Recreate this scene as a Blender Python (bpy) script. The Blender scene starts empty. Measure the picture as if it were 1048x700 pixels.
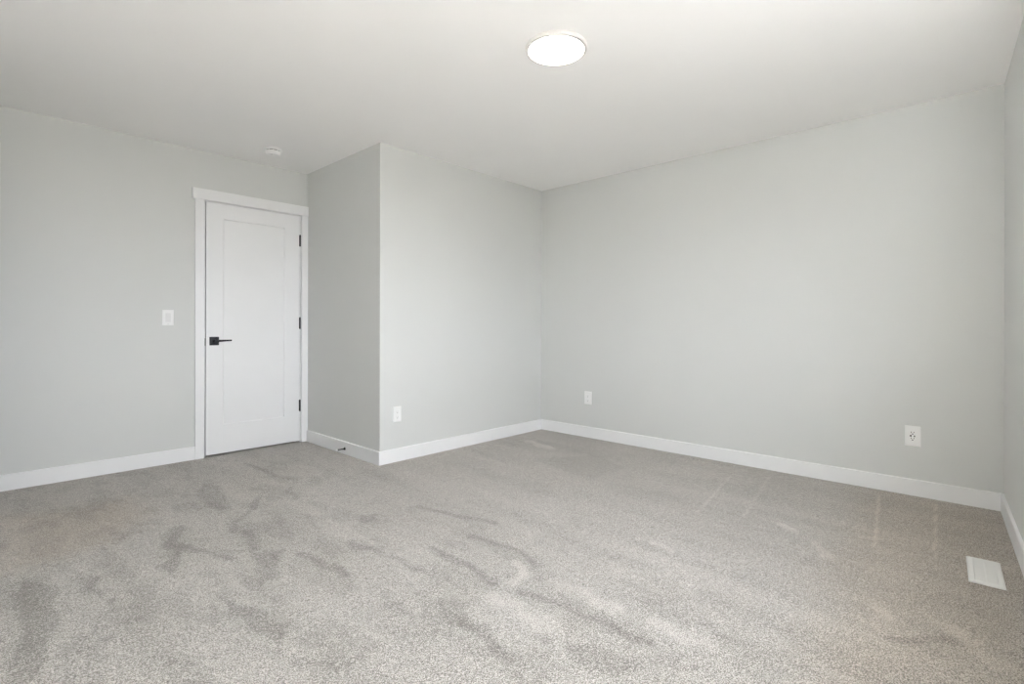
import bpy, bmesh, math, random
import numpy as np
from mathutils import Vector, Matrix

C = bpy.context.scene
random.seed(7)
R = math.radians

# ------------------------------------------------------------------ camera
YAW, ROLL, CAMZ = R(43.0727), R(0.115), 1.047
cam = bpy.data.cameras.new('camera')
cam.sensor_width = 36.0
cam.lens = 525.69 / 1048.0 * 36.0
cam.shift_y = -(350.0 - 334.5) / 1048.0
cam.clip_start = 0.02
cam_o = bpy.data.objects.new('camera', cam)
C.collection.objects.link(cam_o)
cam_o.matrix_world = (Matrix.Translation((0, 0, CAMZ)) @ Matrix.Rotation(YAW - R(90), 4, 'Z')
                      @ Matrix.Rotation(R(90), 4, 'X') @ Matrix.Rotation(ROLL, 4, 'Z'))
C.camera = cam_o

# ------------------------------------------------------------------ view + world (overcast sky over pale ground)
SKY, GROUND, LAMP, SUN, EXPO = 8.2, 2.1, 9.0, 138.0, 0.85  # SUN: strength of the unseen sun added for bounce
C.view_settings.view_transform = 'Standard'
C.view_settings.look = 'None'
C.view_settings.exposure = EXPO
C.view_settings.gamma = 1.0
C.view_settings.use_curve_mapping = False
C.cycles.max_bounces = 16
C.cycles.diffuse_bounces = 12
C.cycles.glossy_bounces = 6
C.cycles.transmission_bounces = 8
C.cycles.transparent_max_bounces = 12
C.cycles.sample_clamp_indirect = 8.0
C.cycles.use_denoising = True

w = bpy.data.worlds.new('overcast_sky')
C.world = w
w.use_nodes = True
nt = w.node_tree
nt.nodes.clear()
tc = nt.nodes.new('ShaderNodeTexCoord')
sx = nt.nodes.new('ShaderNodeSeparateXYZ')
cr = nt.nodes.new('ShaderNodeValToRGB')
mp = nt.nodes.new('ShaderNodeMapRange')
bg = nt.nodes.new('ShaderNodeBackground')
ow = nt.nodes.new('ShaderNodeOutputWorld')
nt.links.new(tc.outputs['Generated'], sx.inputs[0])
nt.links.new(sx.outputs['Z'], mp.inputs['Value'])
mp.inputs['From Min'].default_value = -1.0
mp.inputs['From Max'].default_value = 1.0
nt.links.new(mp.outputs[0], cr.inputs[0])
g = GROUND / SKY
cr.color_ramp.elements[0].position = 0.47
cr.color_ramp.elements[0].color = (1.0 * g, 0.99 * g, 0.97 * g, 1)
cr.color_ramp.elements[1].position = 0.53
cr.color_ramp.elements[1].color = (0.92, 0.97, 1.06, 1)
nt.links.new(cr.outputs[0], bg.inputs['Color'])
bg.inputs['Strength'].default_value = SKY
nt.links.new(bg.outputs[0], ow.inputs['Surface'])

# unseen, added for bounce: its carpet patch below the frame brightens the ceiling
bounce_sun = bpy.data.lights.new('bounce_sun', 'SUN')
bounce_sun.energy = SUN
bounce_sun.angle = R(1.5)
bounce_sun.color = (1.0, 1.0, 0.995)
bounce_sun_o = bpy.data.objects.new('bounce_sun', bounce_sun)
C.collection.objects.link(bounce_sun_o)
SE_, SA_ = R(47), R(139)        # elevation, direction of travel in plan
bounce_sun_o.rotation_euler = Vector((math.cos(SE_) * math.cos(SA_), math.cos(SE_) * math.sin(SA_), -math.sin(SE_))).to_track_quat('-Z', 'Y').to_euler()

# ------------------------------------------------------------------ room dimensions (metres)
H = 2.44            # ceiling height
YL = 4.5815         # wall with the door
YB = 3.3794         # front of the closet block
XS = 2.1534         # side of the closet block
XR = 4.057          # far wall on the right
XM, YM = -0.62, -0.75   # rear limits (behind the camera)
CX, CY = 0.1375, 3.914   # free edge of the open closet door at the left
RWX, RWY, RWA = 4.057, -0.050, R(3.5)   # window wall starts in the right corner, splayed a little
TH = 0.14
BBH, BBT = 0.102, 0.014
WS0, WS1, WZ0, WZ1 = 1.80, 3.75, 0.90, 2.16   # window opening along the window wall


# ------------------------------------------------------------------ materials
def mat(name, col, rough=0.5, spec=0.5, metal=0.0):
    m = bpy.data.materials.new(name)
    m.use_nodes = True
    b = m.node_tree.nodes['Principled BSDF']
    b.inputs['Base Color'].default_value = (*col, 1)
    b.inputs['Roughness'].default_value = rough
    b.inputs['Specular IOR Level'].default_value = spec
    b.inputs['Metallic'].default_value = metal
    return m


def mottled(name, col, rough, spec, scale, amount, bump_scale=0, bump=0.0, dist=0.001):
    """paint with a barely visible mottling and an orange-peel bump"""
    m = mat(name, col, rough, spec)
    t = m.node_tree
    b = t.nodes['Principled BSDF']
    tc = t.nodes.new('ShaderNodeTexCoord')
    n = t.nodes.new('ShaderNodeTexNoise')
    n.inputs['Scale'].default_value = scale
    n.inputs['Detail'].default_value = 3
    t.links.new(tc.outputs['Object'], n.inputs['Vector'])
    r = t.nodes.new('ShaderNodeValToRGB')
    r.color_ramp.elements[0].position = 0.3
    r.color_ramp.elements[1].position = 0.7
    r.color_ramp.elements[0].color = (*[c * (1 - amount) for c in col], 1)
    r.color_ramp.elements[1].color = (*[min(1, c * (1 + amount)) for c in col], 1)
    t.links.new(n.outputs['Fac'], r.inputs[0])
    t.links.new(r.outputs[0], b.inputs['Base Color'])
    if bump:
        n2 = t.nodes.new('ShaderNodeTexNoise')
        n2.inputs['Scale'].default_value = bump_scale
        n2.inputs['Detail'].default_value = 2
        t.links.new(tc.outputs['Object'], n2.inputs['Vector'])
        bp = t.nodes.new('ShaderNodeBump')
        bp.inputs['Strength'].default_value = bump
        bp.inputs['Distance'].default_value = dist
        t.links.new(n2.outputs['Fac'], bp.inputs['Height'])
        t.links.new(bp.outputs[0], b.inputs['Normal'])
    return m


M = {}
M['wall'] = mottled('wall_paint', (0.655, 0.664, 0.652), 0.62, 0.30, 1.7, 0.008, 130, 0.10)
M['ceil'] = mottled('ceiling_paint', (0.930, 0.924, 0.918), 0.85, 0.15, 2.0, 0.008, 160, 0.15)
M['trim'] = mottled('trim_paint', (0.860, 0.863, 0.867), 0.34, 0.45, 6.0, 0.006)
M['door'] = mottled('door_paint', (0.855, 0.858, 0.863), 0.36, 0.45, 5.0, 0.008, 60, 0.04)
M['black'] = mottled('matte_black_metal', (0.008, 0.009, 0.013), 0.48, 0.35, 60, 0.15)
M['rubber'] = mottled('white_rubber', (0.93, 0.93, 0.92), 0.6, 0.3, 90, 0.02)
M['plate'] = mottled('white_plastic', (0.860, 0.860, 0.855), 0.35, 0.5, 40, 0.006)
M['insert'] = mottled('white_plastic_insert', (0.775, 0.775, 0.772), 0.30, 0.5, 40, 0.006)
M['slot'] = mottled('dark_slot', (0.020, 0.020, 0.020), 0.6, 0.3, 80, 0.05)
M['grey'] = mottled('grey_steel', (0.30, 0.30, 0.30), 0.4, 0.5, 80, 0.05)
M['shutter'] = mottled('socket_shutter', (0.52, 0.52, 0.51), 0.4, 0.4, 80, 0.02)
M['detector'] = mottled('detector_plastic', (0.950, 0.950, 0.940), 0.5, 0.4, 30, 0.01)
M['register'] = mottled('register_enamel', (0.800, 0.800, 0.780), 0.45, 0.4, 50, 0.012)
M['rim'] = mottled('lamp_rim', (0.760, 0.735, 0.715), 0.5, 0.4, 30, 0.006)

m = bpy.data.materials.new('lamp_diffuser')
m.use_nodes = True
b = m.node_tree.nodes['Principled BSDF']
b.inputs['Base Color'].default_value = (0.9, 0.9, 0.88, 1)
b.inputs['Emission Color'].default_value = (1.0, 0.93, 0.86, 1)
b.inputs['Emission Strength'].default_value = LAMP
M['diffuser'] = m

m = bpy.data.materials.new('window_glass')
m.use_nodes = True
t = m.node_tree
t.nodes.clear()
tr = t.nodes.new('ShaderNodeBsdfTransparent')
gl = t.nodes.new('ShaderNodeBsdfGlossy')
gl.inputs['Roughness'].default_value = 0.02
mx = t.nodes.new('ShaderNodeMixShader')
mx.inputs[0].default_value = 0.06
o = t.nodes.new('ShaderNodeOutputMaterial')
t.links.new(tr.outputs[0], mx.inputs[1])
t.links.new(gl.outputs[0], mx.inputs[2])
t.links.new(mx.outputs[0], o.inputs[0])
M['glass'] = m


def carpet_material():
    m = bpy.data.materials.new('cut_pile_carpet')
    m.use_nodes = True
    t = m.node_tree
    N, L = t.nodes, t.links
    b = N['Principled BSDF']
    b.inputs['Roughness'].default_value = 0.95
    b.inputs['Specular IOR Level'].default_value = 0.08
    b.inputs['Sheen Weight'].default_value = 0.40
    b.inputs['Sheen Tint'].default_value = (1.0, 0.97, 0.925, 1)
    b.inputs['Sheen Roughness'].default_value = 0.6
    tc = N.new('ShaderNodeTexCoord')
    P = tc.outputs['Object']

    def math_(op, a, c=None):
        n = N.new('ShaderNodeMath')
        n.operation = op
        for i, v in enumerate((a, c)):
            if v is None:
                continue
            if isinstance(v, (int, float)):
                n.inputs[i].default_value = v
            else:
                L.new(v, n.inputs[i])
        return n.outputs[0]

    def noise(scale, detail=2, rough=0.5, vec=P):
        n = N.new('ShaderNodeTexNoise')
        n.inputs['Scale'].default_value = scale
        n.inputs['Detail'].default_value = detail
        n.inputs['Roughness'].default_value = rough
        L.new(vec, n.inputs['Vector'])
        return n.outputs['Fac']

    def mapped(rot, sc):
        mp = N.new('ShaderNodeMapping')
        mp.inputs['Rotation'].default_value = (0, 0, rot)
        mp.inputs['Scale'].default_value = sc
        L.new(P, mp.inputs['Vector'])
        return mp.outputs[0]

    lean = N.new('ShaderNodeAttribute')
    lean.attribute_name = 'pile_lean'
    warm_light = N.new('ShaderNodeAttribute')
    warm_light.attribute_name = 'pile_warm_light'
    traf = N.new('ShaderNodeAttribute')
    traf.attribute_name = 'pile_traffic'
    # brushed streaks + tuft clumps + single tufts
    streak = noise(1.0, 4, 0.6, mapped(R(-12), (5.5, 1.1, 1)))
    clump = noise(32, 3, 0.7)
    tuft = noise(250, 2, 0.8)
    vor = N.new('ShaderNodeTexVoronoi')
    vor.inputs['Scale'].default_value = 260
    L.new(P, vor.inputs['Vector'])
    # edges of the marks broken up by the tufts
    f = math_('MULTIPLY', math_('SUBTRACT', clump, 0.5), 0.40)
    f = math_('ADD', f, math_('MULTIPLY', math_('SUBTRACT', streak, 0.5), 0.30))
    f = math_('ADD', f, math_('MULTIPLY', math_('MULTIPLY', lean.outputs['Fac'], math_('ADD', math_('MULTIPLY', clump, 1.4), 0.3)), 0.30))
    f = math_('ADD', f, math_('MULTIPLY', math_('SUBTRACT', tuft, 0.5), 4.0))
    f = math_('ADD', f, math_('MULTIPLY', math_('SUBTRACT', vor.outputs['Distance'], 0.45), -0.45))
    mid = noise(95, 2, 0.6)
    f = math_('ADD', f, math_('MULTIPLY', math_('SUBTRACT', mid, 0.5), 0.75))
    sm = N.new('ShaderNodeMapRange')
    sm.interpolation_type = 'SMOOTHSTEP'
    sm.inputs['From Min'].default_value = 0.50
    sm.inputs['From Max'].default_value = 0.57
    L.new(noise(1.0, 6, 0.62, mapped(R(-20), (6.5, 3.0, 1))), sm.inputs['Value'])
    f = math_('SUBTRACT', f, math_('MULTIPLY', math_('MULTIPLY', sm.outputs[0], traf.outputs['Fac']), 0.12))
    f = math_('ADD', f, 0.52)
    r = N.new('ShaderNodeValToRGB')
    e = r.color_ramp.elements
    e[0].position, e[0].color = 0.0, (0.090, 0.080, 0.067, 1)
    e[1].position, e[1].color = 1.0, (0.615, 0.588, 0.549, 1)
    k = e.new(0.5)
    k.color = (0.325, 0.302, 0.275, 1)
    L.new(f, r.inputs[0])
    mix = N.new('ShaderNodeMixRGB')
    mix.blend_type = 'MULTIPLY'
    mix.inputs['Color2'].default_value = (0.93, 0.86, 0.78, 1)  # brown tint that paints warm light into the carpet colour
    L.new(warm_light.outputs['Fac'], mix.inputs['Fac'])
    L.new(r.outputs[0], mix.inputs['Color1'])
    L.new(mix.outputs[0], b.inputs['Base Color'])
    bp = N.new('ShaderNodeBump')
    bp.inputs['Strength'].default_value = 0.8
    bp.inputs['Distance'].default_value = 0.006
    L.new(math_('ADD', math_('MULTIPLY', tuft, 0.8), math_('MULTIPLY', clump, 0.5)), bp.inputs['Height'])
    L.new(bp.outputs[0], b.inputs['Normal'])
    return m


M['carpet'] = carpet_material()


# ------------------------------------------------------------------ mesh helpers
class MB:
    """collects shapes and links them as one mesh object"""

    def __init__(self):
        self.bm = bmesh.new()

    def box(self, x0, y0, z0, x1, y1, z1, bev=0.0, seg=2):
        tmp = bmesh.new()
        bmesh.ops.create_cube(tmp, size=1)
        for v in tmp.verts:
            v.co = ((x0 + x1) / 2 + v.co.x * (x1 - x0), (y0 + y1) / 2 + v.co.y * (y1 - y0),
                    (z0 + z1) / 2 + v.co.z * (z1 - z0))
        if bev:
            bmesh.ops.bevel(tmp, geom=tmp.edges[:], offset=bev, segments=seg, affect='EDGES', profile=0.5)
        self._take(tmp)
        return self

    def prism(self, plan, z0, z1):
        tmp = bmesh.new()
        lo = [tmp.verts.new((x, y, z0)) for x, y in plan]
        hi = [tmp.verts.new((x, y, z1)) for x, y in plan]
        n = len(plan)
        tmp.faces.new(lo[::-1])
        tmp.faces.new(hi)
        for i in range(n):
            tmp.faces.new((lo[i], lo[(i + 1) % n], hi[(i + 1) % n], hi[i]))
        bmesh.ops.recalc_face_normals(tmp, faces=tmp.faces[:])
        self._take(tmp)
        return self

    def sweep(self, prof, a, b):
        """profile (out, up) swept from plan point a to b; each end may be mitred: a=(point_inner, dir)"""
        tmp = bmesh.new()
        (ax, ay), (aox, aoy) = a
        (bx, by), (box_, boy) = b
        A = [tmp.verts.new((ax + aox * u, ay + aoy * u, v)) for u, v in prof]
        B = [tmp.verts.new((bx + box_ * u, by + boy * u, v)) for u, v in prof]
        n = len(prof)
        tmp.faces.new(A[::-1])
        tmp.faces.new(B)
        for i in range(n):
            tmp.faces.new((A[i], A[(i + 1) % n], B[(i + 1) % n], B[i]))
        bmesh.ops.recalc_face_normals(tmp, faces=tmp.faces[:])
        self._take(tmp)
        return self

    def lathe(self, prof, seg=64, axis='Z', at=(0, 0, 0)):
        tmp = bmesh.new()
        rings = []
        for r, z in prof:
            if r < 1e-6:
                rings.append([tmp.verts.new((0, 0, z))])
            else:
                rings.append([tmp.verts.new((r * math.cos(2 * math.pi * i / seg), r * math.sin(2 * math.pi * i / seg), z))
                              for i in range(seg)])
        for p, q in zip(rings, rings[1:]):
            for i in range(seg):
                j = (i + 1) % seg
                if len(p) == 1 and len(q) == 1:
                    continue
                if len(p) == 1:
                    tmp.faces.new((p[0], q[i], q[j]))
                elif len(q) == 1:
                    tmp.faces.new((p[i], p[j], q[0]))
                else:
                    tmp.faces.new((p[i], p[j], q[j], q[i]))
        bmesh.ops.recalc_face_normals(tmp, faces=tmp.faces[:])
        rot = Matrix.Identity(4)
        if axis == 'Y':      # +z of the profile points along -Y (out of a wall)
            rot = Matrix.Rotation(R(90), 4, 'X')
        tmp.transform(Matrix.Translation(at) @ rot)
        self._take(tmp)
        return self

    def _take(self, tmp):
        me = bpy.data.meshes.new('tmp')
        tmp.to_mesh(me)
        tmp.free()
        self.bm.from_mesh(me)
        bpy.data.meshes.remove(me)

    def build(self, name, material, parent=None, smooth=False, loc=None):
        me = bpy.data.meshes.new(name)
        self.bm.to_mesh(me)
        self.bm.free()
        me.materials.append(material)
        if smooth:
            for p in me.polygons:
                p.use_smooth = True
            try:
                me.set_sharp_from_angle(angle=R(35))
            except Exception:
                pass
        o = bpy.data.objects.new(name, me)
        C.collection.objects.link(o)
        if parent is not None:
            o.parent = parent
        if loc is not None:
            o.location = loc
        return o


def tag(o, label, cat, group=None, kind=None):
    o['label'] = label
    o['category'] = cat
    if group:
        o['group'] = group
    if kind:
        o['kind'] = kind
    return o


def thing(name, label, cat, loc, rz=0.0, group=None, kind=None):
    o = bpy.data.objects.new(name, None)
    o.empty_display_size = 0.05
    C.collection.objects.link(o)
    o.location = loc
    o.rotation_euler = (0, 0, rz)
    return tag(o, label, cat, group, kind)


def struct(o, label, cat):
    return tag(o, label, cat, kind='structure')


def rw(s, d):
    """plan point on the window wall: s along it from the corner, d into the room"""
    dx, dy = -math.cos(RWA), -math.sin(RWA)
    nx, ny = -math.sin(RWA), math.cos(RWA)
    return (RWX + dx * s + nx * d, RWY + dy * s + ny * d)


# ------------------------------------------------------------------ floor (carpet grid carrying the brushed marks)
D = [[(0.152, 2.907), (0.272, 2.78), (0.198, 2.352), (0.164, 2.024), (0.098, 2.094)], [(1.07, 3.826), (1.172, 3.719), (1.075, 3.229), (0.995, 3.221), (0.996, 3.485)], [(0.72, 3.138), (0.78, 3.113), (0.692, 2.731), (0.608, 2.508), (0.58, 2.667), (0.647, 2.72)], [(0.327, 2.806), (0.4, 2.729), (0.345, 2.495), (0.334, 2.591)], [(0.921, 2.489), (1.014, 2.435), (0.9, 2.161), (0.837, 2.18)], [(0.681, 2.202), (0.742, 2.005), (0.793, 1.812), (0.722, 1.731), (0.685, 1.884), (0.669, 2.007)], [(1.241, 1.575), (1.298, 1.453), (1.243, 1.241), (1.166, 1.382)], [(1.388, 1.055), (1.413, 0.943), (1.446, 0.802), (1.348, 0.796), (1.302, 0.941)], [(3.112, 2.621), (3.531, 2.36), (3.34, 1.975), (2.939, 2.044)], [(0.709, 1.641), (0.807, 1.481), (0.773, 1.419), (0.678, 1.571)], [(1.531, 2.564), (1.619, 2.515), (1.561, 2.406), (1.477, 2.454)]]
DW = [0.8, 0.7, 0.9, 0.8, 0.8, 1.0, 0.6, 0.6, 0.35, 0.5, 0.8]
S = [[(1.263, 3.307), (0.942, 2.829)], [(1.473, 4.179), (1.533, 3.463)], [(0.714, 2.816), (0.838, 2.517)], [(1.06, 2.341), (1.088, 1.999)], [(0.979, 2.789), (0.945, 2.508)], [(1.801, 2.461), (1.889, 2.207), (1.942, 1.942)], [(1.281, 2.279), (1.342, 1.73)], [(1.533, 1.947), (1.501, 1.477)], [(1.737, 1.916), (1.776, 1.583), (1.745, 1.418)], [(1.509, 1.344), (1.536, 1.067), (1.536, 0.813)], [(1.217, 1.362), (1.193, 1.126)], [(2.129, 0.244), (2.255, 0.11)], [(1.464, 3.35), (1.397, 3.087)]]
LT = [[(1.671, 1.536), (1.674, 1.453), (1.616, 1.402), (1.549, 1.402)], [(1.427, 1.388), (1.393, 1.14)], [(1.648, 1.274), (1.647, 1.005)], [(3.57, 3.101), (3.451, 2.786)], [(1.657, 0.851), (1.648, 0.755)], [(3.758, 1.352), (2.827, 1.215)], [(3.859, 1.141), (2.947, 1.002)], [(3.908, 0.513), (2.984, 0.41)], [(3.945, 0.242), (3.035, 0.189)], [(2.966, 0.799), (2.936, 0.736)], [(2.832, 0.637), (2.694, 0.55)], [(3.061, 0.461), (3.087, 0.416)], [(2.331, 0.317), (2.285, 0.29)], [(2.351, 0.122), (2.194, -0.014)], [(2.291, 1.193), (2.269, 1.121)], [(2.006, 0.894), (1.97, 0.866)], [(1.718, 0.72), (1.674, 0.689)]]
LW = [(0.030, 0.9), (0.05, 0.6), (0.05, 0.6), (0.05, 0.9), (0.04, 0.7), (0.007, 0.7), (0.007, 0.6), (0.007, 1.0), (0.006, 0.9), (0.03, 0.8),
      (0.03, 0.5), (0.03, 0.6), (0.035, 0.6), (0.04, 0.5), (0.04, 0.5), (0.03, 0.5), (0.03, 0.5)]
WARM_L = [[(0.141, 3.95), (0.294, 3.895), (0.636, 3.839), (0.705, 3.46), (0.487, 3.17), (0.299, 3.089), (0.11, 3.086)]]  # warm light on the left carpet, painted in as a tint
WARM_R = [[(2.65, 0.526), (3.516, 0.6), (4.074, 0.535), (3.996, -0.13), (2.022, -0.066), (1.624, 0.357)]]  # right carpet: dim warm light and pile direction, painted in as a tint


def seg_dist(X, Y, a, b):
    dx, dy = b[0] - a[0], b[1] - a[1]
    t = np.clip(((X - a[0]) * dx + (Y - a[1]) * dy) / (dx * dx + dy * dy + 1e-12), 0, 1)
    return np.hypot(X - a[0] - t * dx, Y - a[1] - t * dy)


def poly_sd(X, Y, poly):
    """signed distance to a polygon, negative inside"""
    d = np.full(X.shape, 1e9)
    inside = np.zeros(X.shape, bool)
    n = len(poly)
    for i in range(n):
        a, b = poly[i], poly[(i + 1) % n]
        d = np.minimum(d, seg_dist(X, Y, a, b))
        cond = ((a[1] > Y) != (b[1] > Y))
        with np.errstate(divide='ignore', invalid='ignore'):
            xi = (b[0] - a[0]) * (Y - a[1]) / (b[1] - a[1] + 1e-12) + a[0]
        inside ^= cond & (X < xi)
    return np.where(inside, -d, d)


def smooth(e0, e1, x):
    t = np.clip((x - e0) / (e1 - e0), 0, 1)
    return t * t * (3 - 2 * t)


def build_floor():
    st = 0.0125
    xs = np.arange(XM - 0.85, XR + 0.1, st)
    ys = np.arange(YM - 0.1, YL + 0.12, st)
    X, Y = np.meshgrid(xs, ys)
    rng = np.random.default_rng(3)
    # wobble the outlines of the marks
    WX, WY = X.copy(), Y.copy()
    for k in range(14):
        fx, fy = rng.normal(0, 11, 2)
        ph = rng.uniform(0, 6.28, 2)
        WX += 0.005 * np.sin(fx * X + fy * Y + ph[0])
        WY += 0.005 * np.sin(fy * X - fx * Y + ph[1])
    lean = np.zeros(X.shape)
    for p, wt in zip(D, DW):
        lean -= wt * (1 - smooth(-0.014, 0.014, poly_sd(WX, WY, p)))
    for p in S:
        d = np.min([seg_dist(WX, WY, a, b) for a, b in zip(p, p[1:])], axis=0)
        lean -= 0.75 * (1 - smooth(0.006, 0.034, d))
    for p, (wd, wt) in zip(LT, LW):
        thin = wd < 0.02
        d = np.min([seg_dist(X if thin else WX, Y if thin else WY, a, b) for a, b in zip(p, p[1:])], axis=0)
        lean += wt * (1 - smooth(wd * 0.4, wd * 1.3, d))
    # vacuum passes: soft random bands over the middle of the room
    ang = R(86)
    u = WX * math.cos(ang) + WY * math.sin(ang)
    v = -WX * math.sin(ang) + WY * math.cos(ang)
    for k in range(46):
        cu, cv = rng.uniform(0.2, 4.0), rng.uniform(-3.6, 0.2)
        ln, wd = rng.uniform(0.25, 0.8), rng.uniform(0.03, 0.10)
        sg = rng.choice([-1, -1, 1])
        lean += sg * 0.20 * np.exp(-((u - cu) / ln) ** 4) * np.exp(-((v - cv) / wd) ** 4)
    warm_light = np.zeros(X.shape)
    for p in WARM_L:
        warm_light += 1.0 * (1 - smooth(-0.12, 0.16, poly_sd(WX, WY, p)))
    for p in WARM_R:
        warm_light += 0.85 * (1 - smooth(-0.20, 0.20, poly_sd(WX, WY, p)))
    # the pile itself is slightly uneven
    Z = np.zeros(X.shape)
    for k in range(20):
        fx, fy = rng.normal(0, 45, 2)
        Z += 0.00015 * np.sin(fx * X + fy * Y + rng.uniform(0, 6.28))
    Z += 0.0012 * (lean.clip(-1, 1)) - 0.001
    ny, nx = X.shape
    co = np.stack([X.ravel(), Y.ravel(), Z.ravel()], 1).astype(np.float32)
    idx = np.arange(nx * ny).reshape(ny, nx)
    quads = np.stack([idx[:-1, :-1], idx[:-1, 1:], idx[1:, 1:], idx[1:, :-1]], -1).reshape(-1, 4)
    me = bpy.data.meshes.new('floor')
    me.vertices.add(len(co))
    me.vertices.foreach_set('co', co.ravel())
    me.loops.add(quads.size)
    me.loops.foreach_set('vertex_index', quads.ravel().astype(np.int32))
    me.polygons.add(len(quads))
    me.polygons.foreach_set('loop_start', (np.arange(len(quads)) * 4).astype(np.int32))
    me.polygons.foreach_set('use_smooth', np.ones(len(quads), dtype=bool))
    me.update(calc_edges=True)
    for nm, arr in (('pile_lean', lean.clip(-1.2, 1.2)), ('pile_warm_light', warm_light.clip(0, 1)),
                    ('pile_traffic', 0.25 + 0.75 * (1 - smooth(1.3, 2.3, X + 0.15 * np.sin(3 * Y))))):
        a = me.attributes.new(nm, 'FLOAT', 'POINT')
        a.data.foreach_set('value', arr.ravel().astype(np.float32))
    me.materials.append(M['carpet'])
    o = bpy.data.objects.new('floor', me)
    C.collection.objects.link(o)
    return struct(o, 'warm grey cut-pile carpet with brushed pile marks across the room', 'floor')


floor = build_floor()

# ------------------------------------------------------------------ ceiling and walls
struct(MB().prism([(XM - 0.85, YL + 0.2), (XM - 0.85, -0.52), rw(4.9, -TH), rw(0, -TH), (XR + 0.2, -0.2), (XR + 0.2, YL + 0.2)], H, H + 0.1).build('ceiling', M['ceil']),
       'smooth white painted ceiling above the empty bedroom', 'ceiling')

DX0, DX1, DZ1 = 1.312, 2.092, 2.053     # door opening
b_ = MB()
b_.box(XM - TH, YL, -0.03, DX0, YL + TH, H)
b_.box(DX1, YL, -0.03, XS + 0.13, YL + TH, H)
b_.box(DX0, YL, DZ1, DX1, YL + TH, H)
struct(b_.build('wall_left', M['wall']), 'long light grey wall holding the white panel door and light switch', 'wall')

struct(MB().prism([(XS, YB), (XS, YL), (XS + 0.12, YL), (XS + 0.12, YB + 0.12)], -0.03, H).build('wall_side', M['wall']),
       'narrow shaded grey wall of the closet block right beside the door', 'wall')
struct(MB().prism([(XS, YB), (XS + 0.12, YB + 0.12), (XR, YB + 0.12), (XR, YB)], -0.03, H).build('wall_front', M['wall']),
       'bright light grey front wall of the closet block in the middle', 'wall')
p0 = rw(0, 0)
struct(MB().prism([(XR, YB + 0.12), (XR, p0[1] - 0.3), (XR + TH, p0[1] - 0.3), (XR + TH, YB + 0.12)], -0.03, H).build('wall_back', M['wall']),
       'wide light grey wall on the right with two outlets', 'wall')
b_ = MB()
SE = 4.9


def rwbox(mb, s0, s1, d0, d1, z0, z1):
    mb.prism([rw(s0, d0), rw(s1, d0), rw(s1, d1), rw(s0, d1)], z0, z1)


rwbox(b_, 0, WS0, -TH, 0, -0.03, H)
rwbox(b_, WS1, SE, -TH, 0, -0.03, H)
rwbox(b_, WS0, WS1, -TH, 0, -0.03, WZ0)
rwbox(b_, WS0, WS1, -TH, 0, WZ1, H)
struct(b_.build('wall_right', M['wall']), 'light grey wall sliver at the right edge beyond the floor vent', 'wall')
OY0, OY1 = 3.135, 3.912      # doorway in the rear wall, its door stands open into the room
b_ = MB()
b_.box(XM - TH, YM - 0.1, -0.03, XM, OY0, H)
b_.box(XM - TH, OY1, -0.03, XM, YL, H)
b_.box(XM - TH, OY0, 2.053, XM, OY1, H)
b_.box(XM - 0.80, OY0 - 0.3, -0.03, XM - 0.70, YL, H)
b_.box(XM - 0.70, OY0 - 0.3, -0.03, XM - TH, OY0 - 0.2, H)
b_.box(XM - 0.70, OY1 + 0.2, -0.03, XM - TH, OY1 + 0.3, H)
struct(b_.build('wall_rear', M['wall']), 'light grey wall with a small closet behind the camera', 'wall')

# window in the window wall (daylight source, just outside the frame)
win = thing('window_1', 'wide white framed window in the right wall', 'window', (0, 0, 0), kind='structure')
f = MB()
fd0, fd1 = -TH + 0.01, -TH + 0.06
fw = 0.05
rwbox(f, WS0, WS0 + fw, fd0, fd1, WZ0, WZ1)
rwbox(f, WS1 - fw, WS1, fd0, fd1, WZ0, WZ1)
rwbox(f, WS0 + fw, WS1 - fw, fd0, fd1, WZ0, WZ0 + fw)
rwbox(f, WS0 + fw, WS1 - fw, fd0, fd1, WZ1 - fw, WZ1)
mid = (WS0 + WS1) / 2
rwbox(f, mid - 0.03, mid + 0.03, fd0, fd1, WZ0 + fw, WZ1 - fw)
f.build('window_frame', M['trim'], win)
for s0, s1 in ((WS0 + fw, mid - 0.03), (mid + 0.03, WS1 - fw)):
    gp = MB()
    rwbox(gp, s0, s1, fd0 + 0.02, fd0 + 0.024, WZ0 + fw, WZ1 - fw)
    gp.build('pane', M['glass'], win)
sl = MB()
rwbox(sl, WS0 - 0.03, WS1 + 0.03, -0.079, 0.03, WZ0 - 0.022, WZ0 - 0.0005)
sl.build('window_sill', M['trim'], win)
# portal so the sky is sampled through the opening
pd = bpy.data.lights.new('window_daylight', 'AREA')
pd.shape = 'RECTANGLE'
pd.size, pd.size_y = WS1 - WS0, WZ1 - WZ0
pd.cycles.is_portal = True
po = bpy.data.objects.new('window_daylight', pd)
C.collection.objects.link(po)
cx_, cy_ = rw(mid, -TH - 0.01)
po.location = (cx_, cy_, (WZ0 + WZ1) / 2)
po.rotation_euler = Vector((-math.sin(RWA), math.cos(RWA), 0)).to_track_quat('-Z', 'Z').to_euler()

# ------------------------------------------------------------------ baseboards
PROF = [(0, 0), (BBT, 0), (BBT, BBH - 0.003), (BBT - 0.003, BBH), (0, BBH)]
CASX0 = 1.246       # left edge of the door casing
CAST = 0.019


def base(name, a, b, label):
    struct(MB().sweep(PROF, a, b).build(name, M['trim']), label, 'baseboard')


base('baseboard_left', ((XM, YL), (0, -1)), ((CASX0 - 0.0004, YL), (0, -1)), 'white baseboard along the long left wall up to the door casing')
base('baseboard_side', ((XS, YL - CAST - 0.0006), (-1, 0)), ((XS, YB), (-1, -1)), 'shaded white baseboard holding the black door stop')
base('baseboard_front', ((XS, YB), (-1, -1)), ((XR, YB), (-1, -1)), 'white baseboard under the closet block front wall')
c1 = rw(0, 0)
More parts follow.
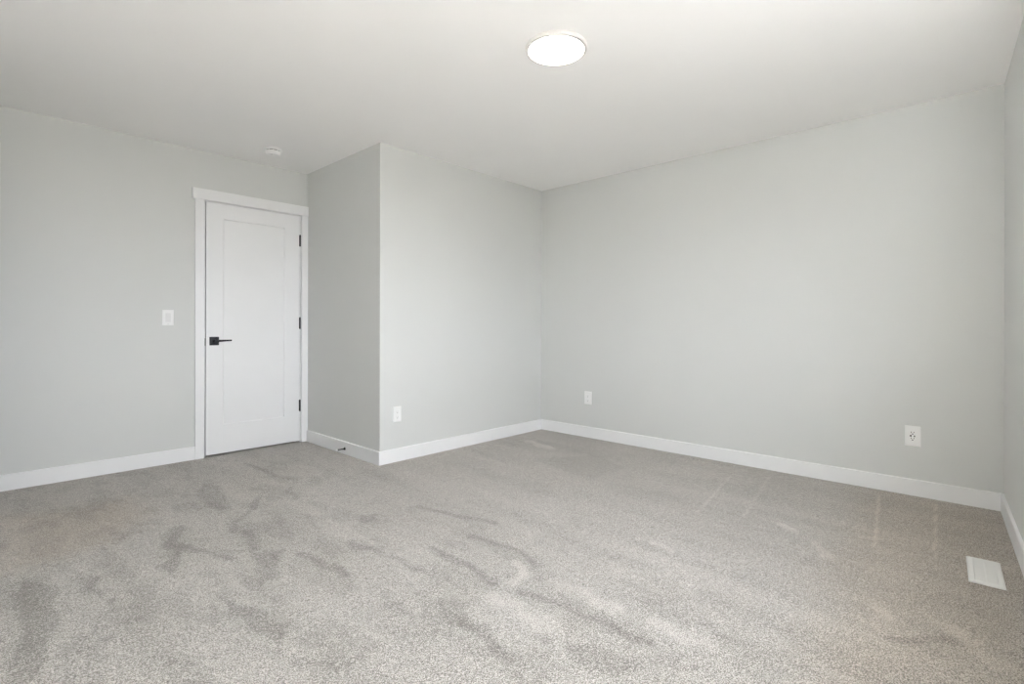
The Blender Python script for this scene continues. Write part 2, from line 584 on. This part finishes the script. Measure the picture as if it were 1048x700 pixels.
# mitre direction in the right corner
n1, n2 = Vector((-1, 0)), Vector((-math.sin(RWA), math.cos(RWA)))
mv = (n1 + n2) / (1 + n1.dot(n2))
base('baseboard_back', ((XR, YB), (-1, -1)), ((XR, RWY), (mv.x, mv.y)), 'long white baseboard under the wide right wall')
base('baseboard_right', ((XR, RWY), (mv.x, mv.y)), (rw(4.6, 0), (n2.x, n2.y)), 'white baseboard running toward the viewer at the right edge')

base('baseboard_rear', ((XM, YM), (1, 0)), ((XM, OY0 - 0.001), (1, 0)), 'white baseboard along the wall behind the camera')

# ------------------------------------------------------------------ door casing and jamb
y0 = YL - CAST
struct(MB().box(CASX0, y0, 0, DX0, YL, DZ1 - 0.004, 0.0015).build('trim_1', M['trim']), 'white flat door casing left of the door', 'door casing')
struct(MB().box(DX1 + 0.004, y0, 0, XS - 0.0005, YL, DZ1 - 0.004, 0.0015).build('trim_2', M['trim']), 'white flat door casing between the hinges and the closet block', 'door casing')
struct(MB().box(CASX0 - 0.020, YL - 0.026, DZ1 - 0.0035, XS - 0.0005, YL, DZ1 + 0.082, 0.0015).build('trim_3', M['trim']), 'white head casing above the door with a small overhang', 'door casing')
# jamb lining (three boards and stop) inside the opening
j = MB()
JT = 0.010
j.box(DX0 + 0.0002, YL + 0.0003, 0, DX0 + JT - 0.004, YL + TH, DZ1 - 0.0002)
j.box(DX1 - JT + 0.004, YL + 0.0003, 0, DX1 - 0.0002, YL + TH, DZ1 - 0.0002)
j.box(DX0 + JT, YL + 0.0003, DZ1 - 0.006, DX1 - JT, YL + TH, DZ1 - 0.0002)
j.box(DX0 + 0.006, YL + 0.046, 0, DX0 + 0.03, YL + 0.06, DZ1 - 0.006)
j.box(DX1 - 0.03, YL + 0.046, 0, DX1 - 0.006, YL + 0.06, DZ1 - 0.006)
j.box(DX0 + 0.03, YL + 0.046, DZ1 - 0.03, DX1 - 0.03, YL + 0.06, DZ1 - 0.006)
j.box(DX0 + 0.006, YL + 0.105, 0, DX1 - 0.006, YL + 0.115, DZ1 - 0.006)
struct(j.build('trim_4', M['trim']), 'white door jamb and stop seen in the gap around the door', 'door jamb')
tag(MB().box(DX0 + 0.0015, YL - 0.0215, 0.893, DX0 + 0.0062, YL + 0.030, 0.951, 0.001).build('strike_plate', M['grey']),
    'small grey latch strike plate on the jamb left of the black door lever', 'strike plate')
# ------------------------------------------------------------------ door
LX0, LX1, LZ0, LZ1 = 1.3255, 2.0815, 0.014, 2.0425
PX0, PX1, PZ0, PZ1 = 1.452, 1.948, 0.244, 1.921
LY = YL - 0.002
LT_ = 0.040
door = thing('door_1', 'white one-panel shaker door with black lever and three black hinges', 'door', (LX1, YL, 0), kind='structure')


def D_(mb):
    """shift world coordinates into the door's own space"""
    bmesh.ops.translate(mb.bm, verts=mb.bm.verts[:], vec=(-LX1, -YL, 0))
    return mb


lf = MB()
lf.box(LX0, LY, LZ0, PX0, LY + LT_, LZ1, 0.001, 1)
lf.box(PX1, LY, LZ0, LX1, LY + LT_, LZ1, 0.001, 1)
lf.box(PX0 - 0.0005, LY, LZ0, PX1 + 0.0005, LY + LT_, PZ0, 0.0002, 1)
lf.box(PX0 - 0.0005, LY, PZ1, PX1 + 0.0005, LY + LT_, LZ1, 0.0002, 1)
D_(lf).build('door_leaf', M['door'], door)
pn = MB()
tmp = bmesh.new()
rd, sl_ = 0.0075, 0.006
o4 = [tmp.verts.new((x, LY + 0.0006, z)) for x, z in ((PX0, PZ0), (PX1, PZ0), (PX1, PZ1), (PX0, PZ1))]
i4 = [tmp.verts.new((x, LY + rd, z)) for x, z in ((PX0 + sl_, PZ0 + sl_), (PX1 - sl_, PZ0 + sl_), (PX1 - sl_, PZ1 - sl_), (PX0 + sl_, PZ1 - sl_))]
b4 = [tmp.verts.new((x, LY + LT_ - 0.004, z)) for x, z in ((PX0, PZ0), (PX1, PZ0), (PX1, PZ1), (PX0, PZ1))]
for i in range(4):
    k = (i + 1) % 4
    tmp.faces.new((o4[i], o4[k], i4[k], i4[i]))
    tmp.faces.new((b4[k], b4[i], o4[i], o4[k]) if False else (o4[k], o4[i], b4[i], b4[k]))
tmp.faces.new(i4)
tmp.faces.new(b4[::-1])
bmesh.ops.recalc_face_normals(tmp, faces=tmp.faces[:])
pn._take(tmp)
D_(pn).build('door_panel', M['door'], door)

# handle: square rose, neck and lever
HX, HZ = 1.384, 0.9275
hd = D_(MB().box(HX - 0.034, LY - 0.008, HZ - 0.034, HX + 0.034, LY + 0.001, HZ + 0.034, 0.0022, 2)).build('door_handle', M['black'], door, True)
hd['label'] = 'black square rose and lever handle'
nk = MB()
nk.lathe([(0.0, 0.007), (0.012, 0.007), (0.012, 0.050), (0.0105, 0.052), (0.0, 0.052)], 32, 'Y', (HX, LY, HZ))
D_(nk).build('handle_neck', M['black'], hd, True)
lv = MB()
tmp = bmesh.new()
# lever blade: tapered bar with slightly lifted tip
secs = [(-0.012, 0.0095, 0.046, 0.0085), (0.02, 0.0090, 0.047, 0.0075), (0.07, 0.0070, 0.049, 0.0060), (0.112, 0.0060, 0.050, 0.0050), (0.116, 0.0045, 0.050, 0.0040)]
rings = []
for dx, hh, yy, tt in secs:
    zc = HZ + 0.0015 + 0.0035 * max(0, dx) / 0.116
    rings.append([tmp.verts.new((HX + dx, LY - yy + sy * tt, zc + sz * hh)) for sy, sz in ((-1, -1), (1, -1), (1, 1), (-1, 1))])
for p, q in zip(rings, rings[1:]):
    for i in range(4):
        tmp.faces.new((p[i], p[(i + 1) % 4], q[(i + 1) % 4], q[i]))
tmp.faces.new(rings[0][::-1])
tmp.faces.new(rings[-1])
bmesh.ops.recalc_face_normals(tmp, faces=tmp.faces[:])
bmesh.ops.bevel(tmp, geom=tmp.edges[:], offset=0.0016, segments=2, affect='EDGES')
lv._take(tmp)
D_(lv).build('lever', M['black'], hd, True)
# hinges
for zc in (1.822, 1.077, 0.333):
    hg = MB()
    hx = (LX1 + DX1) / 2 - 0.003
    for k in range(5):
        za = zc - 0.049 + k * 0.0198
        hg.lathe([(0.0, za), (0.0062, za), (0.0066, za + 0.001), (0.0066, za + 0.0182), (0.0062, za + 0.0192), (0.0, za + 0.0192)], 20, 'Z', (hx, LY - 0.0062, 0))
    hg.box(hx - 0.0065, LY - 0.004, zc - 0.049, hx + 0.0065, LY + 0.0005, zc + 0.049)
    h_ = D_(hg).build('hinge', M['black'], door, True)
    h_['label'] = 'black door hinge'
    pin = MB()
    for sg in (-1, 1):
        z_ = zc + sg * 0.0505
        pin.lathe([(0.0, z_ - 0.003), (0.005, z_ - 0.0025), (0.0055, z_), (0.005, z_ + 0.0025), (0.0, z_ + 0.003)], 16, 'Z', (hx, LY - 0.0062, 0))
    D_(pin).build('hinge_pin', M['black'], h_, True)


# open closet door: its free edge just enters the frame at the far left
od = thing('door_2', 'white open door whose edge just shows at the far left of the photo', 'door', (XM, CY, 0), kind='structure')
ol = CX - XM
lf = MB()
lf.box(0.012, 0, 0.010, 0.13, 0.035, 2.040, 0.001, 1)
lf.box(ol - 0.13, 0, 0.010, ol, 0.035, 2.040, 0.001, 1)
lf.box(0.1295, 0, 0.010, ol - 0.1295, 0.035, 0.24, 0.0002, 1)
lf.box(0.1295, 0, 1.92, ol - 0.1295, 0.035, 2.040, 0.0002, 1)
lf.build('door_leaf', M['door'], od)
MB().box(0.1296, 0.009, 0.2396, ol - 0.1296, 0.026, 1.9204).build('door_panel', M['door'], od)


# ------------------------------------------------------------------ light switch
def plate_mesh(wd, ht, th=0.0055):
    """screwless plate, faces -Y, slightly pillowed edge"""
    tmp = bmesh.new()
    lv_ = [(0, 0.0), (0, -th * 0.55), (0.0022, -th * 0.9), (0.006, -th)]
    rings = []
    for ins, y in lv_:
        x, z = wd / 2 - ins, ht / 2 - ins
        rings.append([tmp.verts.new((sx * x, y, sz * z)) for sx, sz in ((-1, -1), (1, -1), (1, 1), (-1, 1))])
    for p, q in zip(rings, rings[1:]):
        for i in range(4):
            tmp.faces.new((p[i], p[(i + 1) % 4], q[(i + 1) % 4], q[i]))
    tmp.faces.new(rings[0][::-1])
    tmp.faces.new(rings[-1])
    bmesh.ops.recalc_face_normals(tmp, faces=tmp.faces[:])
    mb = MB()
    mb._take(tmp)
    return mb


sw = thing('light_switch', 'white rocker light switch on the grey wall left of the door', 'light switch', (1.067, YL, 1.112))
plate_mesh(0.074, 0.119).build('wall_plate', M['plate'], sw)
fr = MB()
for x0, x1, z0, z1 in ((-0.0180, -0.0165, -0.0345, 0.0345), (0.0165, 0.0180, -0.0345, 0.0345), (-0.0165, 0.0165, 0.0330, 0.0345), (-0.0165, 0.0165, -0.0345, -0.0330)):
    fr.box(x0, -0.0062, z0, x1, -0.0045, z1)
fr.build('switch_bezel', M['insert'], sw)
rk = MB()
tmp = bmesh.new()
sec = [(-0.032, -0.0060), (-0.006, -0.0062), (0.032, -0.0105), (0.0325, -0.0050), (-0.0325, -0.0050)]
A = [tmp.verts.new((-0.0160, y, z)) for z, y in sec]
B = [tmp.verts.new((0.0160, y, z)) for z, y in sec]
for i in range(5):
    tmp.faces.new((A[i], A[(i + 1) % 5], B[(i + 1) % 5], B[i]))
tmp.faces.new(A[::-1])
tmp.faces.new(B)
bmesh.ops.recalc_face_normals(tmp, faces=tmp.faces[:])
rk._take(tmp)
rk.build('rocker', M['insert'], sw)
MB().lathe([(0, 0.0050), (0.0022, 0.0050), (0.0022, 0.0060), (0, 0.0062)], 16, 'Y', (0, 0, -0.050)).build('screw', M['grey'], sw)


# ------------------------------------------------------------------ outlets
def outlet(label, loc, rz, wd, ht, usb=False):
    o = thing('wall_outlet', label, 'outlet', loc, rz)
    plate_mesh(wd, ht).build('wall_plate', M['plate'], o)
    MB().box(-0.0168, -0.0072, -0.0335, 0.0168, -0.0045, 0.0335, 0.0008, 1).build('receptacle', M['plate'], o)
    for zc in (0.0205, -0.0205) if not usb else (0.0215, -0.0155):
        for sx, hh in ((-1, 0.0042), (1, 0.0036)):
            MB().box(sx * 0.0068 - 0.0014, -0.0075, zc + 0.002 - hh, sx * 0.0068 + 0.0014, -0.0068, zc + 0.002 + hh).build('slot', M['slot'] if usb else M['shutter'], o)
        MB().lathe([(0, 0.0066), (0.0034, 0.0066), (0.0034, 0.0075), (0, 0.0075)], 16, 'Y', (0, 0, zc - 0.0085)).build('ground_hole', M['slot'] if usb else M['grey'], o)
    if usb:
        MB().box(-0.0135, -0.0076, -0.0035, -0.0045, -0.0068, 0.0060, 0.0003, 1).build('usb_port', M['slot'], o)
        MB().box(0.0060, -0.0076, -0.0040, 0.0122, -0.0068, 0.0050, 0.0003, 1).build('usb_port', M['slot'], o)
    return o


outlet('white outlet low on the bright closet block front wall', (2.307, YB, 0.366), 0, 0.072, 0.120)
outlet('white outlet low on the wide right wall near the room corner', (XR, 2.801, 0.374), R(-90), 0.080, 0.121)
outlet('white outlet with dark sockets on the right wall above the floor vent', (XR, 0.362, 0.370), R(-90), 0.079, 0.126, True)

# ------------------------------------------------------------------ door stop on the side baseboard
ds = thing('door_stop', 'short black door stop with white tip on the shaded baseboard', 'door stop', (XS - BBT, 3.872, 0.047), R(-90))
MB().lathe([(0, 0.0), (0.0125, 0.0), (0.0125, 0.003), (0.009, 0.007), (0.0055, 0.010), (0.0, 0.010)], 28, 'Y').build('stop_base', M['black'], ds, True)
MB().lathe([(0, 0.008), (0.0048, 0.008), (0.0048, 0.055), (0.0062, 0.057), (0.0062, 0.066), (0, 0.066)], 24, 'Y').build('stop_rod', M['black'], ds, True)
tp = MB().lathe([(0, 0.0655), (0.0082, 0.0655), (0.0088, 0.068), (0.0088, 0.078), (0.0075, 0.081), (0, 0.082)], 24, 'Y').build('rubber_tip', M['rubber'], ds, True)
tp['label'] = 'white rubber tip'

# ------------------------------------------------------------------ floor vent
va = R(3.2)
fv = thing('floor_vent', 'white metal floor vent set in the carpet by the right wall', 'floor vent', (2.986, 0.021, 0.0), va)
VL, VW = 0.300, 0.114
vf = MB()
tmp = bmesh.new()
ring = [(0.0, 0.001), (0.0015, 0.0055), (0.007, 0.0085), (0.020, 0.0085), (0.022, 0.0062)]
rings = []
for ins, z in ring:
    x, y = VL / 2 - ins, VW / 2 - ins
    rings.append([tmp.verts.new((sx * x, sy * y, z)) for sx, sy in ((-1, -1), (1, -1), (1, 1), (-1, 1))])
for p, q in zip(rings, rings[1:]):
    for i in range(4):
        tmp.faces.new((p[i], p[(i + 1) % 4], q[(i + 1) % 4], q[i]))
tmp.faces.new(rings[0][::-1])
bmesh.ops.recalc_face_normals(tmp, faces=tmp.faces[:])
vf._take(tmp)
vf.build('vent_frame', M['register'], fv)
lo = MB()
n = 22
for i in range(n):
    x = -VL / 2 + 0.026 + (VL - 0.052) * i / (n - 1)
    lo.box(x - 0.0046, -VW / 2 + 0.0225, 0.0050, x + 0.0046, -0.003, 0.0076, 0.0006, 1)
    lo.box(x - 0.0046, 0.003, 0.0050, x + 0.0046, VW / 2 - 0.0225, 0.0076, 0.0006, 1)
lo.box(-VL / 2 + 0.0225, -0.003, 0.0050, VL / 2 - 0.0225, 0.003, 0.0076)
lo.build('louver', M['register'], fv)

# ------------------------------------------------------------------ ceiling light
cl = thing('ceiling_light', 'round flush ceiling light glowing white, near the room centre', 'ceiling light', (2.018, 1.589, H))
MB().lathe([(0, 0), (0.152, 0), (0.1535, -0.002), (0.1535, -0.015), (0.1515, -0.019), (0.1395, -0.0205), (0.1380, -0.0198), (0.1380, -0.012), (0, -0.012)], 96).build('light_rim', M['rim'], cl, True)
MB().lathe([(0, -0.0125), (0.1377, -0.0125), (0.1377, -0.0188), (0.130, -0.0192), (0.10, -0.0198), (0, -0.0200)], 96).build('diffuser', M['diffuser'], cl, True)

# ------------------------------------------------------------------ smoke detector
sd = thing('smoke_detector', 'small round white smoke detector on the ceiling near the door', 'smoke detector', (1.667, 4.140, H))
MB().lathe([(0, 0), (0.066, 0), (0.067, -0.002), (0.066, -0.009), (0.058, -0.012), (0, -0.012)], 48).build('detector_base', M['detector'], sd, True)
MB().lathe([(0, -0.0115), (0.051, -0.0115), (0.051, -0.0175), (0, -0.0175)], 48).build('sensor_slot', M['slot'], sd, True)
MB().lathe([(0, -0.017), (0.056, -0.017), (0.0565, -0.022), (0.051, -0.038), (0.045, -0.0425), (0, -0.044)], 48).build('detector_cover', M['detector'], sd, True)
for k in range(10):
    a = 2 * math.pi * k / 10
    vn = MB().box(-0.005, -0.002, -0.0031, 0.005, 0.002, 0.0031)
    vn.bm.transform(Matrix.Translation((0, 0, -0.0145)) @ Matrix.Rotation(a, 4, 'Z') @ Matrix.Translation((0.050, 0, 0)))
    vn.build('vent_rib', M['detector'], sd)
MB().lathe([(0, -0.0425), (0.010, -0.0428), (0.010, -0.0460), (0, -0.0465)], 24, 'Z', (-0.016, -0.012, 0)).build('test_button', M['insert'], sd, True)
